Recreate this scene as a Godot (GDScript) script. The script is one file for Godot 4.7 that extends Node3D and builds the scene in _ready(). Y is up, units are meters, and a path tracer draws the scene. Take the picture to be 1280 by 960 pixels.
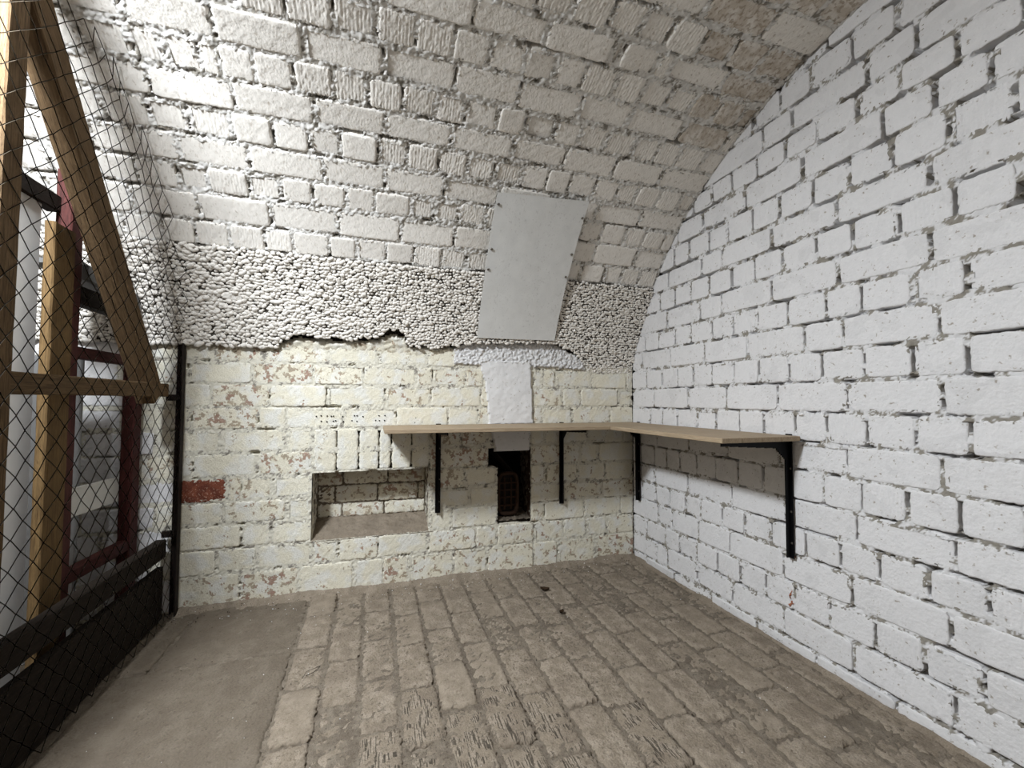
extends Node3D
# A brick-vaulted cellar. Metres, y up. The back right corner of the floor is the origin:
# the back wall lies in z = 0 (x < 0), the right wall in x = 0 (z > 0), the vault is a barrel along x.
const VZ := 1.709   # axis of the barrel
const VY := 0.705
const VR := 1.813
const LAMP_AT := Vector3(-2.70, 2.365, 1.6)

enum { RIGHT, BACK, VAULT, FLOOR }

const RIGHT_ROWS := [
	[0.000, 0.053, [0,0.142,0.413,0.711,0.99,1.269,1.548,1.836,2.119,2.45]],
	[0.053, 0.172, [0,0.254,0.354,0.6,0.847,1.129,1.412,1.704,1.987,2.272,2.45]],
	[0.172, 0.290, [0,0.156,0.341,0.459,0.606,0.753,0.898,1.041,1.182,1.328,1.486,1.629,1.772,1.909,2.052,2.192,2.345,2.45]],
	[0.290, 0.412, [0,0.265,0.402,0.619,0.836,1.131,1.413,1.702,1.989,2.273,2.45]],
	[0.412, 0.527, [0,0.109,0.251,0.381,0.511,0.64,0.787,0.931,1.075,1.236,1.374,1.507,1.648,1.789,1.929,2.071,2.215,2.358,2.45]],
	[0.527, 0.644, [0,0.244,0.536,0.856,1.145,1.433,1.718,2.004,2.299,2.45]],
	[0.644, 0.767, [0,0.094,0.238,0.355,0.471,0.611,0.754,0.896,1.039,1.178,1.317,1.455,1.596,1.732,1.873,2.016,2.16,2.309,2.45]],
	[0.767, 0.887, [0,0.264,0.549,0.834,1.12,1.405,1.691,1.975,2.267,2.45]],
	[0.887, 1.008, [0,0.192,0.322,0.451,0.613,0.756,0.908,1.044,1.197,1.333,1.475,1.624,1.761,1.901,2.043,2.189,2.334,2.45]],
	[1.008, 1.131, [0,0.236,0.551,0.832,1.121,1.412,1.7,1.986,2.276,2.45]],
	[1.131, 1.252, [0,0.161,0.318,0.462,0.592,0.735,0.879,1.025,1.179,1.319,1.478,1.622,1.762,1.897,2.043,2.183,2.322,2.45]],
	[1.252, 1.372, [0,0.114,0.405,0.681,0.966,1.252,1.404,1.696,1.984,2.274,2.45]],
	[1.372, 1.488, [0.024,0.147,0.29,0.445,0.583,0.738,0.879,1.023,1.179,1.342,1.474,1.626,1.767,1.909,2.049,2.192,2.335,2.45]],
	[1.488, 1.608, [0.074,0.375,0.654,0.811,1.103,1.393,1.682,1.976,2.267,2.45]],
	[1.608, 1.729, [0.137,0.309,0.449,0.588,0.726,0.874,1.014,1.157,1.309,1.45,1.599,1.745,1.888,2.035,2.177,2.317,2.45]],
	[1.729, 1.843, [0.213,0.394,0.671,0.815,1.105,1.393,1.685,1.974,2.263,2.45]],
	[1.843, 1.971, [0.298,0.446,0.572,0.725,0.858,1.006,1.148,1.301,1.446,1.586,1.739,1.887,2.029,2.17,2.314,2.45]],
	[1.971, 2.090, [0.412,0.483,0.682,0.968,1.257,1.56,1.705,1.841,2.113,2.45]],
	[2.090, 2.200, [0.54,0.612,0.757,0.888,1.036,1.184,1.327,1.476,1.614,1.765,1.91,2.048,2.191,2.331,2.45]],
	[2.200, 2.320, [0.684,1.069,1.219,1.512,1.665,1.956,2.23,2.45]],
	[2.320, 2.440, [0.886,1.017,1.162,1.302,1.463,1.61,1.756,1.893,2.035,2.179,2.32,2.45]],
	[2.440, 2.520, [1.184,1.375,1.67,1.949,2.235]],
]
const BACK_ROWS := [
	[0.000, 0.165, [-3.45,-3.196,-2.902,-2.622,-2.334,-2.059,-1.786,-1.626,-1.478,-1.227,-1.017,-0.722,-0.559,-0.29,0]],
	[0.165, 0.290, [-3.45,-3.289,-3.012,-2.728,-2.443,-2.261,-1.991,-1.859,-1.654,-1.373,-1.092,-0.957,-0.722,-0.52,-0.357,-0.2,0]],
	[0.290, 0.411, [-3.45,-3.21,-2.919,-2.629,-2.334,-2.198,-2,-1.374,-1.239,-0.958,-0.744,-0.647,-0.371,-0.099,0]],
	[0.411, 0.527, [-3.45,-3.278,-2.996,-2.708,-2.415,-2.128,-2,-1.374,-1.128,-0.958,-0.744,-0.519,-0.241,0]],
	[0.527, 0.650, [-3.45,-3.273,-3.059,-2.833,-2.617,-2.4,-2.337,-2.192,-2,-1.374,-1.166,-0.958,-0.744,-0.636,-0.422,-0.216,0]],
	[0.650, 0.774, [-3.45,-3.12,-2.836,-2.554,-2.269,-2,-1.374,-1.016,-0.958,-0.744,-0.399,-0.264,0]],
	[0.774, 0.895, [-3.45,-3.287,-3.008,-2.719,-2.432,-2.132,-2,-1.374,-1.185,-1.016,-0.745,-0.653,-0.346,-0.074,0]],
	[0.895, 1.012, [-3.45,-3.129,-2.843,-2.567,-2.266,-2.135,-1.851,-1.565,-1.268,-1.085,-0.724,-0.664,-0.453,-0.172,0]],
	[1.012, 1.133, [-3.45,-3.067,-2.777,-2.484,-2.218,-1.939,-1.629,-1.368,-1.068,-0.724,-0.522,-0.392,-0.116,0]],
	[1.133, 1.250, [-3.45,-3.162,-2.874,-2.59,-2.303,-2.006,-1.746,-1.453,-1.36,-1.161,-1.049,-0.724,-0.664,-0.575,-0.315,-0.047,0]],
	[1.250, 1.360, [-3.45,-3.33,-3.048,-2.757,-2.473,-2.249,-1.936,-1.67,-1.394,-1.223,-0.936,-0.651,-0.362,0]],
]
const VAULT_ROWS := [
	[1.137, 1.253, [-3.3,-3.19,-3.042,-2.895,-2.745,-2.601,-2.482,-2.342,-2.197,-2.077,-1.912,-1.789,-1.641,-1.503,-1.357,-1.221,-1.082,-0.942,-0.803,-0.663,-0.524,-0.378,-0.254,-0.125,0]],
	[1.253, 1.381, [-3.3,-2.97,-2.696,-2.448,-2.163,-1.867,-1.578,-1.299,-1.026,-0.753,-0.48,-0.211,0]],
	[1.381, 1.496, [-3.3,-3.208,-3.062,-2.925,-2.781,-2.639,-2.497,-2.382,-2.234,-2.101,-1.972,-1.83,-1.699,-1.534,-1.416,-1.291,-1.156,-1.02,-0.885,-0.75,-0.614,-0.479,-0.334,-0.204,-0.075,0]],
	[1.496, 1.613, [-3.3,-3.036,-2.758,-2.466,-2.209,-1.921,-1.655,-1.383,-1.107,-0.831,-0.555,-0.283,0]],
	[1.613, 1.732, [-3.3,-3.251,-3.102,-2.957,-2.814,-2.673,-2.533,-2.401,-2.25,-2.103,-1.971,-1.842,-1.692,-1.561,-1.423,-1.292,-1.158,-1.014,-0.886,-0.765,-0.618,-0.485,-0.365,-0.233,-0.101,0]],
	[1.732, 1.844, [-3.3,-3.07,-2.78,-2.495,-2.223,-1.939,-1.662,-1.38,-1.098,-0.834,-0.561,-0.287,0]],
	[1.844, 1.962, [-3.3,-3.231,-3.091,-2.944,-2.799,-2.651,-2.508,-2.413,-2.306,-2.245,-2.13,-1.998,-1.861,-1.732,-1.599,-1.46,-1.339,-1.195,-1.069,-0.925,-0.798,-0.662,-0.515,-0.378,-0.253,-0.112,0]],
	[1.962, 2.083, [-3.3,-3.06,-2.779,-2.494,-2.233,-1.954,-1.678,-1.401,-1.131,-0.855,-0.604,-0.317,-0.055,0]],
	[2.083, 2.202, [-3.3,-3.144,-3,-2.86,-2.719,-2.574,-2.432,-2.29,-2.145,-1.998,-1.849,-1.702,-1.567,-1.427,-1.286,-1.146,-1.01,-0.887,-0.745,-0.611,-0.474,-0.344,-0.206,-0.08,0]],
	[2.202, 2.310, [-3.3,-3.09,-2.801,-2.522,-2.243,-1.96,-1.676,-1.375,-1.093,-0.82,-0.772,-0.611,-0.549,-0.28,0]],
	[2.310, 2.434, [-3.3,-3.16,-3.018,-2.873,-2.731,-2.59,-2.448,-2.308,-2.164,-2.023,-1.884,-1.741,-1.597,-1.453,-1.31,-1.165,-1.035,-0.886,-0.759,-0.632,-0.491,-0.332,-0.193,0]],
	[2.434, 2.552, [-3.3,-3.143,-2.852,-2.565,-2.282,-1.991,-1.717,-1.421,-1.132,-0.841,-0.556,-0.275,0]],
	[2.552, 2.670, [-3.3,-3.172,-3.027,-2.884,-2.742,-2.599,-2.45,-2.304,-2.155,-2.013,-1.868,-1.725,-1.583,-1.436,-1.292,-1.146,-1,-0.859,-0.715,-0.572,-0.424,-0.283,-0.137,0]],
	[2.670, 2.790, [-3.3,-2.92,-2.633,-2.341,-2.054,-1.775,-1.493,-1.212,-0.93,-0.64,-0.345,0]],
]
const FLOOR_COLUMNS := [
	[-1.992, -1.857, [0,0.241,0.525,0.806,1.08,1.368,1.641,1.927,2.21,2.5,2.782,2.95]],
	[-1.857, -1.723, [0,0.379,0.664,0.938,1.218,1.5,1.783,2.065,2.347,2.626,2.95]],
	[-1.723, -1.589, [0,0.272,0.543,0.825,1.101,1.39,1.68,1.952,2.236,2.518,2.796,2.95]],
	[-1.589, -1.454, [0,0.354,0.626,0.924,1.204,1.477,1.759,2.041,2.325,2.601,2.95]],
	[-1.454, -1.319, [0,0.245,0.532,0.804,1.075,1.352,1.631,1.913,2.193,2.486,2.77,2.95]],
	[-1.319, -1.185, [0,0.137,0.416,0.692,1.007,1.29,1.586,1.868,2.151,2.437,2.72,2.95]],
	[-1.185, -1.050, [0,0.217,0.504,0.784,1.079,1.363,1.649,1.926,2.219,2.501,2.784,2.95]],
	[-1.050, -0.916, [0,0.337,0.623,0.902,1.191,1.478,1.768,2.055,2.338,2.626,2.95]],
	[-0.916, -0.781, [0,0.368,0.656,0.938,1.228,1.513,1.794,2.081,2.374,2.656,2.95]],
	[-0.781, -0.647, [0,0.2,0.482,0.772,1.044,1.33,1.619,1.898,2.189,2.475,2.755,2.95]],
	[-0.647, -0.512, [0,0.266,0.54,0.82,1.113,1.391,1.684,1.967,2.256,2.539,2.809,2.95]],
	[-0.512, -0.378, [0,0.113,0.397,0.673,0.949,1.234,1.513,1.786,2.065,2.353,2.634,2.95]],
	[-0.378, -0.243, [0,0.187,0.478,0.761,1.038,1.314,1.596,1.884,2.169,2.455,2.736,2.95]],
	[-0.243, -0.109, [0,0.107,0.388,0.669,0.945,1.219,1.499,1.776,2.053,2.34,2.623,2.95]],
	[-0.109, 0.000, [0,0.29,0.578,0.858,1.145,1.43,1.709,1.998,2.277,2.543,2.83,2.95]],
]

# lower edge of the pebbled band (x, arc length)
const BAND_EDGE := [[-3.4, .64], [-2.615, .639], [-2.476, .646], [-2.361, .642], [-2.193, .645], [-2.136, .69], [-2.09, .73], [-1.978, .711], [-1.813, .706], [-1.684, .728], [-1.61, .777], [-1.529, .76], [-1.506, .681], [-1.367, .677], [-1.238, .693], [-1.125, .72], [-.6, .735], [-.455, .683], [-.38, .618], [-.339, .552], [0.0, .549]]

var na := FastNoiseLite.new()
var nb := FastNoiseLite.new()
var nc := FastNoiseLite.new()
var rng := RandomNumberGenerator.new()
var M := {}

# ---------------------------------------------------------------- surfaces
func sp(k: int, s: float, t: float, d: float) -> Vector3:
	match k:
		RIGHT: return Vector3(-d, t, s)
		BACK: return Vector3(s, t, d)
		VAULT:
			var th := t / VR
			return Vector3(s, VY + (VR - d) * sin(th), VZ - (VR - d) * cos(th))
	return Vector3(s, d, -t)

func arc_of(y: float) -> float:
	return VR * asin(clampf((y - VY) / VR, -1, 1))

# ---------------------------------------------------------------- naming
func tag(o: Node, label := "", category := "", group := "", kind := "") -> Node:
	if label: o.set_meta("label", label)
	if category: o.set_meta("category", category)
	if group: o.set_meta("group", group)
	if kind: o.set_meta("kind", kind)
	return o

func thing(called: String, label: String, category: String, at := Vector3.ZERO, group := "") -> Node3D:
	var o := Node3D.new()
	o.name = called
	o.position = at
	add_child(o, true)
	tag(o, label, category, group)
	return o

func obj(called: String, mesh: Mesh, m: Material, parent: Node = self, at := Vector3.ZERO) -> MeshInstance3D:
	var o := MeshInstance3D.new()
	o.name = called
	o.mesh = mesh
	if m: o.material_override = m
	o.position = at
	o.cast_shadow = GeometryInstance3D.SHADOW_CASTING_SETTING_ON
	parent.add_child(o, true)
	return o

# ---------------------------------------------------------------- mesh helpers
func grid_mesh(P: PackedVector3Array, nu: int, nv: int, cols := PackedColorArray()) -> ArrayMesh:
	# P holds nu * nv points, u fastest; u x v points towards the viewer
	var N := PackedVector3Array()
	N.resize(P.size())
	for j in nv:
		for i in nu:
			var a := P[j * nu + mini(i + 1, nu - 1)] - P[j * nu + maxi(i - 1, 0)]
			var b := P[mini(j + 1, nv - 1) * nu + i] - P[maxi(j - 1, 0) * nu + i]
			N[j * nu + i] = a.cross(b).normalized()
	var I := PackedInt32Array()
	for j in nv - 1:
		for i in nu - 1:
			var q := j * nu + i
			I.append_array([q, q + nu, q + nu + 1, q, q + nu + 1, q + 1])
	return arrays_mesh(P, N, I, cols)

func arrays_mesh(P: PackedVector3Array, N: PackedVector3Array, I: PackedInt32Array, cols := PackedColorArray()) -> ArrayMesh:
	var A := []
	A.resize(Mesh.ARRAY_MAX)
	A[Mesh.ARRAY_VERTEX] = P
	A[Mesh.ARRAY_NORMAL] = N
	A[Mesh.ARRAY_INDEX] = I
	if cols.size() == P.size(): A[Mesh.ARRAY_COLOR] = cols
	var m := ArrayMesh.new()
	m.add_surface_from_arrays(Mesh.PRIMITIVE_TRIANGLES, A)
	return m

func tri(st: SurfaceTool, a: Vector3, b: Vector3, c: Vector3, out: Vector3):
	var n := (c - a).cross(b - a)
	if n.dot(out) < 0:
		var x := b
		b = c
		c = x
		n = -n
	st.set_normal(n.normalized())
	st.add_vertex(a)
	st.add_vertex(b)
	st.add_vertex(c)

# a box with chamfered edges around c, turned by b
func add_cbox(st: SurfaceTool, size: Vector3, ch: float, c := Vector3.ZERO, b := Basis.IDENTITY):
	var h := size / 2
	ch = minf(ch, minf(h.x, minf(h.y, h.z)) * .8)
	var V := {}
	for q in 8:
		var sg := Vector3(1 if q & 1 else -1, 1 if q & 2 else -1, 1 if q & 4 else -1)
		for ax in 3:
			var v := Vector3.ZERO
			for k in 3: v[k] = sg[k] * (h[k] - (0.0 if k == ax else ch))
			V[q * 3 + ax] = c + b * v
	for ax in 3:
		var e := (ax + 1) % 3
		var f := (ax + 2) % 3
		for s in 2:
			var o := Vector3.ZERO
			o[ax] = 1 if s else -1
			o = b * o
			var q0 := s << ax
			var p := [q0, q0 | (1 << e), q0 | (1 << e) | (1 << f), q0 | (1 << f)]
			tri(st, V[p[0] * 3 + ax], V[p[1] * 3 + ax], V[p[2] * 3 + ax], o)
			tri(st, V[p[0] * 3 + ax], V[p[2] * 3 + ax], V[p[3] * 3 + ax], o)
		for se in 2:
			for sf in 2:
				var qa := (se << e) | (sf << f)
				var qb := qa | (1 << ax)
				var o := Vector3.ZERO
				o[e] = 1 if se else -1
				o[f] = 1 if sf else -1
				o = b * o
				tri(st, V[qa * 3 + e], V[qb * 3 + e], V[qb * 3 + f], o)
				tri(st, V[qa * 3 + e], V[qb * 3 + f], V[qa * 3 + f], o)
	for q in 8:
		var o := b * Vector3(1 if q & 1 else -1, 1 if q & 2 else -1, 1 if q & 4 else -1)
		tri(st, V[q * 3], V[q * 3 + 1], V[q * 3 + 2], o)

func begin() -> SurfaceTool:
	var st := SurfaceTool.new()
	st.begin(Mesh.PRIMITIVE_TRIANGLES)
	return st

func cbox(size: Vector3, ch: float) -> ArrayMesh:
	var st := begin()
	add_cbox(st, size, ch)
	return st.commit()

# a sawn timber from a to b (length along its own y), w across x, h across the third direction, slightly uneven
func beam(called: String, a: Vector3, b: Vector3, w: float, h: float, m: Material, parent: Node, wob := .002) -> MeshInstance3D:
	var L := (b - a).length()
	var n := maxi(4, int(L / .06))
	var prof := []
	var cc := .004
	for q in [[-1, -1], [1, -1], [1, 1], [-1, 1]]:
		var cx: float = q[0] * w / 2
		var cz: float = q[1] * h / 2
		var e1 := Vector2(cx - q[0] * cc, cz)
		var e2 := Vector2(cx, cz - q[1] * cc)
		if q[0] * q[1] > 0:
			prof.append(e2)
			prof.append(e1)
		else:
			prof.append(e1)
			prof.append(e2)
	# profile runs round the section
	var st := begin()
	var K := prof.size()
	var sd := rng.randf() * 50
	var rings := []
	for i in n + 1:
		var y := -L / 2 + L * i / n
		var R := []
		for k in K:
			var p: Vector2 = prof[k]
			R.append(Vector3(p.x + wob * na.get_noise_3d(p.x * 300 + sd, y * 60, 3), y, p.y + wob * na.get_noise_3d(p.y * 300 + sd, y * 60, 9)))
		rings.append(R)
	for i in n:
		for k in K:
			var k2 := (k + 1) % K
			var o: Vector3 = (rings[i][k] + rings[i][k2])
			o.y = 0
			tri(st, rings[i][k], rings[i + 1][k], rings[i + 1][k2], o)
			tri(st, rings[i][k], rings[i + 1][k2], rings[i][k2], o)
	for k in range(1, K - 1):
		tri(st, rings[0][0], rings[0][k], rings[0][k + 1], Vector3.DOWN)
		tri(st, rings[n][0], rings[n][k], rings[n][k + 1], Vector3.UP)
	var o := obj(called, st.commit(), m, parent)
	var dir := (b - a).normalized()
	var ref := Vector3.RIGHT if absf(dir.x) < .9 else Vector3.BACK
	var zz := ref.cross(dir).normalized()
	var xx := dir.cross(zz).normalized()
	o.transform = Transform3D(Basis(xx, dir, zz), (a + b) / 2)
	return o

# four-sided wire along points
func add_wire(P: PackedVector3Array, N: PackedVector3Array, I: PackedInt32Array, pts: Array, rad: float):
	for q in pts.size() - 1:
		var a: Vector3 = pts[q]
		var b: Vector3 = pts[q + 1]
		var d := (b - a).normalized()
		var u := d.cross(Vector3.RIGHT if absf(d.x) < .8 else Vector3.UP).normalized()
		var v := d.cross(u)
		var base := P.size()
		for e in 2:
			for k in 5:
				var an := TAU * k / 5
				var n := u * cos(an) + v * sin(an)
				P.append((b if e else a) + n * rad + d * (rad * .6 if e else -rad * .6))
				N.append(n)
		for k in 5:
			var k2 := (k + 1) % 5
			I.append_array([base + k, base + k2, base + 5 + k2, base + k, base + 5 + k2, base + 5 + k])

func lathe(prof: Array, seg := 24) -> ArrayMesh:
	# prof: Vector2(radius, y) from the top outside down
	var P := PackedVector3Array()
	for j in prof.size():
		for i in seg + 1:
			var a := TAU * i / seg
			P.append(Vector3(prof[j].x * cos(a), prof[j].y, prof[j].x * sin(a)))
	return grid_mesh(P, seg + 1, prof.size())

# ---------------------------------------------------------------- bricks
# one brick (or paver) on surface k between s0..s1 and t0..t1: uneven outline, worn edges, real depth
func brick_mesh(k: int, s0: float, s1: float, t0: float, t1: float, o: Dictionary) -> ArrayMesh:
	var g: float = o.get("gap", .006)
	var fl: bool = o.get("fluted", false)
	var lift: float = o.get("lift", 0.0)
	var rough: float = o.get("rough", .002)
	var rnd: float = o.get("round", .007)
	var deep: float = o.get("deep", .055)
	var edge: float = o.get("edge", .004)
	var sd := rng.randf() * 400
	var a := s0 + g * (.5 + rng.randf())
	var b := s1 - g * (.5 + rng.randf())
	var c := t0 + g * (.5 + rng.randf())
	var e := t1 - g * (.5 + rng.randf())
	if b - a < .02 or e - c < .015: return null
	var ts := rng.randfn() * .0016
	var tt := rng.randfn() * .0016
	lift += rng.randfn() * o.get("uneven", .002)
	var us := [0.0, 0.0, rnd * .35, rnd]
	var ds := [-deep, -rnd * .8, -rnd * .22, 0.0]
	var nx := clampi(int((b - a) / (.0042 if fl else o.get("cell", .013))), 4, 64)
	var ny := clampi(int((e - c) / o.get("cell", .013)), 3, 26)
	var S := []
	var SD := []
	var T := []
	var TD := []
	for q in 4:
		S.append(a + us[q])
		SD.append(ds[q])
		T.append(c + us[q])
		TD.append(ds[q])
	for q in range(1, nx):
		S.append(lerpf(a + rnd, b - rnd, float(q) / nx))
		SD.append(0.0)
	for q in range(1, ny):
		T.append(lerpf(c + rnd, e - rnd, float(q) / ny))
		TD.append(0.0)
	for q in range(3, -1, -1):
		S.append(b - us[q])
		SD.append(ds[q])
		T.append(e - us[q])
		TD.append(ds[q])
	var P := PackedVector3Array()
	var pitch := rng.randf_range(.0115, .0135)
	for j in T.size():
		for i in S.size():
			var s: float = S[i]
			var t: float = T[j]
			var u := (s - a) / (b - a)
			var v := (t - c) / (e - c)
			# ragged outline: the border wanders, the middle does not
			var wu := absf(u - .5) * 2
			var wv := absf(v - .5) * 2
			var ww := pow(maxf(wu, wv), 3)
			var ns := na.get_noise_3d(s * 90 + sd, t * 90, 5) * edge * ww
			var nt := na.get_noise_3d(s * 90 + sd, t * 90, 55) * edge * ww
			# rounded corners
			var cr := maxf(0.0, wu + wv - 1.72) * .016
			ns -= cr * signf(u - .5)
			nt -= cr * signf(v - .5)
			var d: float = minf(SD[i], TD[j])
			if d > -.02:
				d += rough * na.get_noise_3d(s * 60 + sd, t * 60, 0) + rough * .6 * nb.get_noise_3d(s * 260 + sd, t * 260, 0)
				if fl and wu < .93:
					var gr := cos((s + .0006 * nb.get_noise_2d(t * 90, sd)) / pitch * TAU)
					d += -.0022 * pow(maxf(0.0, gr), 2) * clampf(.75 + na.get_noise_2d(s * 25 + sd, t * 25), 0.1, 1)
			d += lift + ts * (u - .5) * 2 + tt * (v - .5) * 2
			P.append(sp(k, s + ns, t + nt, d))
	return grid_mesh(P, S.size(), T.size())

# the mortar in the joints of a surface, finely meshed: uneven, squeezed out in places, open and unpainted in others
func mortar_mesh(k: int, rows: Array, s_lo: float, s_hi: float, o: Dictionary) -> ArrayMesh:
	var cell: float = o.get("cell", .0055)
	var wid: float = o.get("wid", .015)
	var base: float = o.get("base", -.004)
	var amp: float = o.get("amp", .005)
	var gate: float = o.get("gate", .15)     # above this the joint is open
	var speck: float = o.get("speck", .2)
	var white: Color = o.get("white", Color(.66, .65, .63))
	var bare_mortar: Color = o.get("mortar", Color(.27, .25, .215))   # lime mortar that the paint never reached
	var skip: Array = o.get("skip", [])
	var t_lo: float = rows[0][0]
	var t_hi: float = rows[rows.size() - 1][1]
	var W := int((s_hi - s_lo) / cell) + 1
	var H := int((t_hi - t_lo) / cell) + 1
	var mask := PackedByteArray()
	mask.resize(W * H)
	var local := PackedFloat32Array()
	local.resize(W * H)
	for q in rows.size() + 1:
		var tj: float = rows[q][0] if q < rows.size() else t_hi
		var i0 := 0
		for j in range(maxi(0, int((tj - wid - t_lo) / cell)), mini(H, int((tj + wid - t_lo) / cell) + 2)):
			for i in W:
				mask[j * W + i] = 1
				local[j * W + i] = (t_lo + j * cell - tj) / wid
	for r in rows:
		var j0 := maxi(0, int((r[0] - t_lo) / cell))
		var j1 := mini(H - 1, int((r[1] - t_lo) / cell) + 1)
		for s in r[2]:
			var i0 := maxi(0, int((s - wid - s_lo) / cell))
			var i1 := mini(W - 1, int((s + wid - s_lo) / cell) + 1)
			for j in range(j0, j1 + 1):
				for i in range(i0, i1 + 1):
					if mask[j * W + i] == 0:
						mask[j * W + i] = 2
						local[j * W + i] = (s_lo + i * cell - s) / wid
	for z in skip:
		for j in range(maxi(0, int((z[2] - t_lo) / cell) + 1), mini(H, int((z[3] - t_lo) / cell))):
			for i in range(maxi(0, int((z[0] - s_lo) / cell) + 1), mini(W, int((z[1] - s_lo) / cell))):
				mask[j * W + i] = 0
	var idx := PackedInt32Array()
	idx.resize(W * H)
	idx.fill(-1)
	var P := PackedVector3Array()
	var C := PackedColorArray()
	for j in H:
		for i in W:
			var q := j * W + i
			if mask[q] == 0: continue
			var s := s_lo + i * cell
			var t := t_lo + j * cell
			var n1 := na.get_noise_3d(s * 55, t * 55, k * 40)
			var n2 := nb.get_noise_3d(s * 190, t * 190, k * 40)
			var d := base + amp * n1 + amp * .45 * n2
			var v := local[q]
			# where the joint stands open: long runs under the upper bricks, stretches of the upright joints
			var open := 0.0
			if mask[q] == 1:
				open = nc.get_noise_3d(s * 7, t * 9, k * 20 + 3) - absf(v - .12) * .38 + n2 * .22
			else:
				open = nc.get_noise_3d(s * 9, t * 16, k * 20 + 33) * 1.1 + o.get("upright", .06) - absf(v) * .32 + n2 * .2
			var is_open: bool = open > gate - o.get("rise", 0.0) * clampf((t - 1.3) / .8, 0, 1)
			# flecks and runs of lime mortar that the brush missed, whatever the depth of the joint
			var missed: bool = nc.get_noise_3d(s * 22, t * 22, k * 50 + 71) + nb.get_noise_3d(s * 130, t * 130, 90) * .55 > speck
			if is_open: d -= o.get("hollow", .02)
			idx[q] = P.size()
			P.append(sp(k, s, t, d))
			var col := white
			if missed: col = bare_mortar * (1.0 + .25 * n2)
			C.append(col)
	var N := PackedVector3Array()
	N.resize(P.size())
	var I := PackedInt32Array()
	for j in H - 1:
		for i in W - 1:
			var q := j * W + i
			var a := idx[q]
			var b := idx[q + 1]
			var c := idx[q + W]
			var e := idx[q + W + 1]
			if a < 0 or b < 0 or c < 0 or e < 0: continue
			var n := (P[b] - P[a]).cross(P[c] - P[a])
			N[a] += n
			N[b] += n
			N[c] += n
			N[e] += n
			I.append_array([a, c, e, a, e, b])
	for i in N.size(): N[i] = N[i].normalized() if N[i].length_squared() > 0 else Vector3.UP
	return arrays_mesh(P, N, I, C)

# a lumpy coat on surface k inside an outline (points s, t): thickness th fading to nothing at its rim
func coat_mesh(k: int, poly: PackedVector2Array, cell: float, th: float, amp: float, freq: float, base := 0.0, rag := .01) -> ArrayMesh:
	var lo := Vector2(1e9, 1e9)
	var hi := -lo
	for p in poly:
		lo = lo.min(p)
		hi = hi.max(p)
	lo -= Vector2(.03, .03)
	hi += Vector2(.03, .03)
	var W := int((hi.x - lo.x) / cell) + 2
	var H := int((hi.y - lo.y) / cell) + 2
	var P := PackedVector3Array()
	var ins := PackedByteArray()
	for j in H:
		for i in W:
			var s := lo.x + i * cell
			var t := lo.y + j * cell
			var w := Vector2(s + rag * na.get_noise_3d(s * 30, t * 30, 7), t + rag * na.get_noise_3d(s * 30, t * 30, 77))
			var inside := Geometry2D.is_point_in_polygon(w, poly)
			ins.append(1 if inside else 0)
			var d := base + th + amp * na.get_noise_3d(s * freq, t * freq, 11) + amp * .5 * nb.get_noise_3d(s * freq * 3, t * freq * 3, 2)
			if not inside: d = base - .02
			P.append(sp(k, s, t, d))
	var N := PackedVector3Array()
	N.resize(P.size())
	var I := PackedInt32Array()
	for j in H - 1:
		for i in W - 1:
			var q := j * W + i
			if ins[q] + ins[q + 1] + ins[q + W] + ins[q + W + 1] == 0: continue
			var n := (P[q + 1] - P[q]).cross(P[q + W] - P[q])
			N[q] += n
			N[q + 1] += n
			N[q + W] += n
			N[q + W + 1] += n
			I.append_array([q, q + W, q + W + 1, q, q + W + 1, q + 1])
	for i in N.size(): N[i] = N[i].normalized() if N[i].length_squared() > 0 else Vector3.UP
	return arrays_mesh(P, N, I)

# ---------------------------------------------------------------- materials
func noise_bytes(seed_: int, freq: float, oct := 4, size := 512, type := FastNoiseLite.TYPE_SIMPLEX_SMOOTH) -> PackedByteArray:
	var n := FastNoiseLite.new()
	n.seed = seed_
	n.noise_type = type
	n.frequency = freq
	n.fractal_octaves = oct
	var im := n.get_seamless_image(size, size, false, false, .15)
	im.convert(Image.FORMAT_L8)
	return im.get_data()

func tex_from(size: int, f: Callable) -> ImageTexture:
	var d := PackedByteArray()
	d.resize(size * size * 3)
	for q in size * size:
		var c: Color = f.call(q)
		d[q * 3] = clampi(int(c.r * 255), 0, 255)
		d[q * 3 + 1] = clampi(int(c.g * 255), 0, 255)
		d[q * 3 + 2] = clampi(int(c.b * 255), 0, 255)
	var im := Image.create_from_data(size, size, false, Image.FORMAT_RGB8, d)
	im.generate_mipmaps()
	return ImageTexture.create_from_image(im)

func normal_from(seed_: int, freq: float, strength: float) -> ImageTexture:
	var im := Image.create_from_data(512, 512, false, Image.FORMAT_L8, noise_bytes(seed_, freq, 5))
	im.convert(Image.FORMAT_RGBA8)
	im.bump_map_to_normal_map(strength)
	return ImageTexture.create_from_image(im)

func surface(t: Texture2D, per_metre, rough: float, nt: Texture2D = null, ns := .5, world := true) -> StandardMaterial3D:
	var m := StandardMaterial3D.new()
	m.albedo_texture = t
	m.roughness = rough
	m.metallic_specular = .3
	m.uv1_triplanar = true
	m.uv1_world_triplanar = world
	m.uv1_scale = per_metre if per_metre is Vector3 else Vector3.ONE * float(per_metre)
	if nt:
		m.normal_enabled = true
		m.normal_texture = nt
		m.normal_scale = ns
	return m

func plain(c: Color, rough := .8, metal := 0.0) -> StandardMaterial3D:
	var m := StandardMaterial3D.new()
	m.albedo_color = c
	m.roughness = rough
	m.metallic = metal
	m.metallic_specular = .3
	return m

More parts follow.
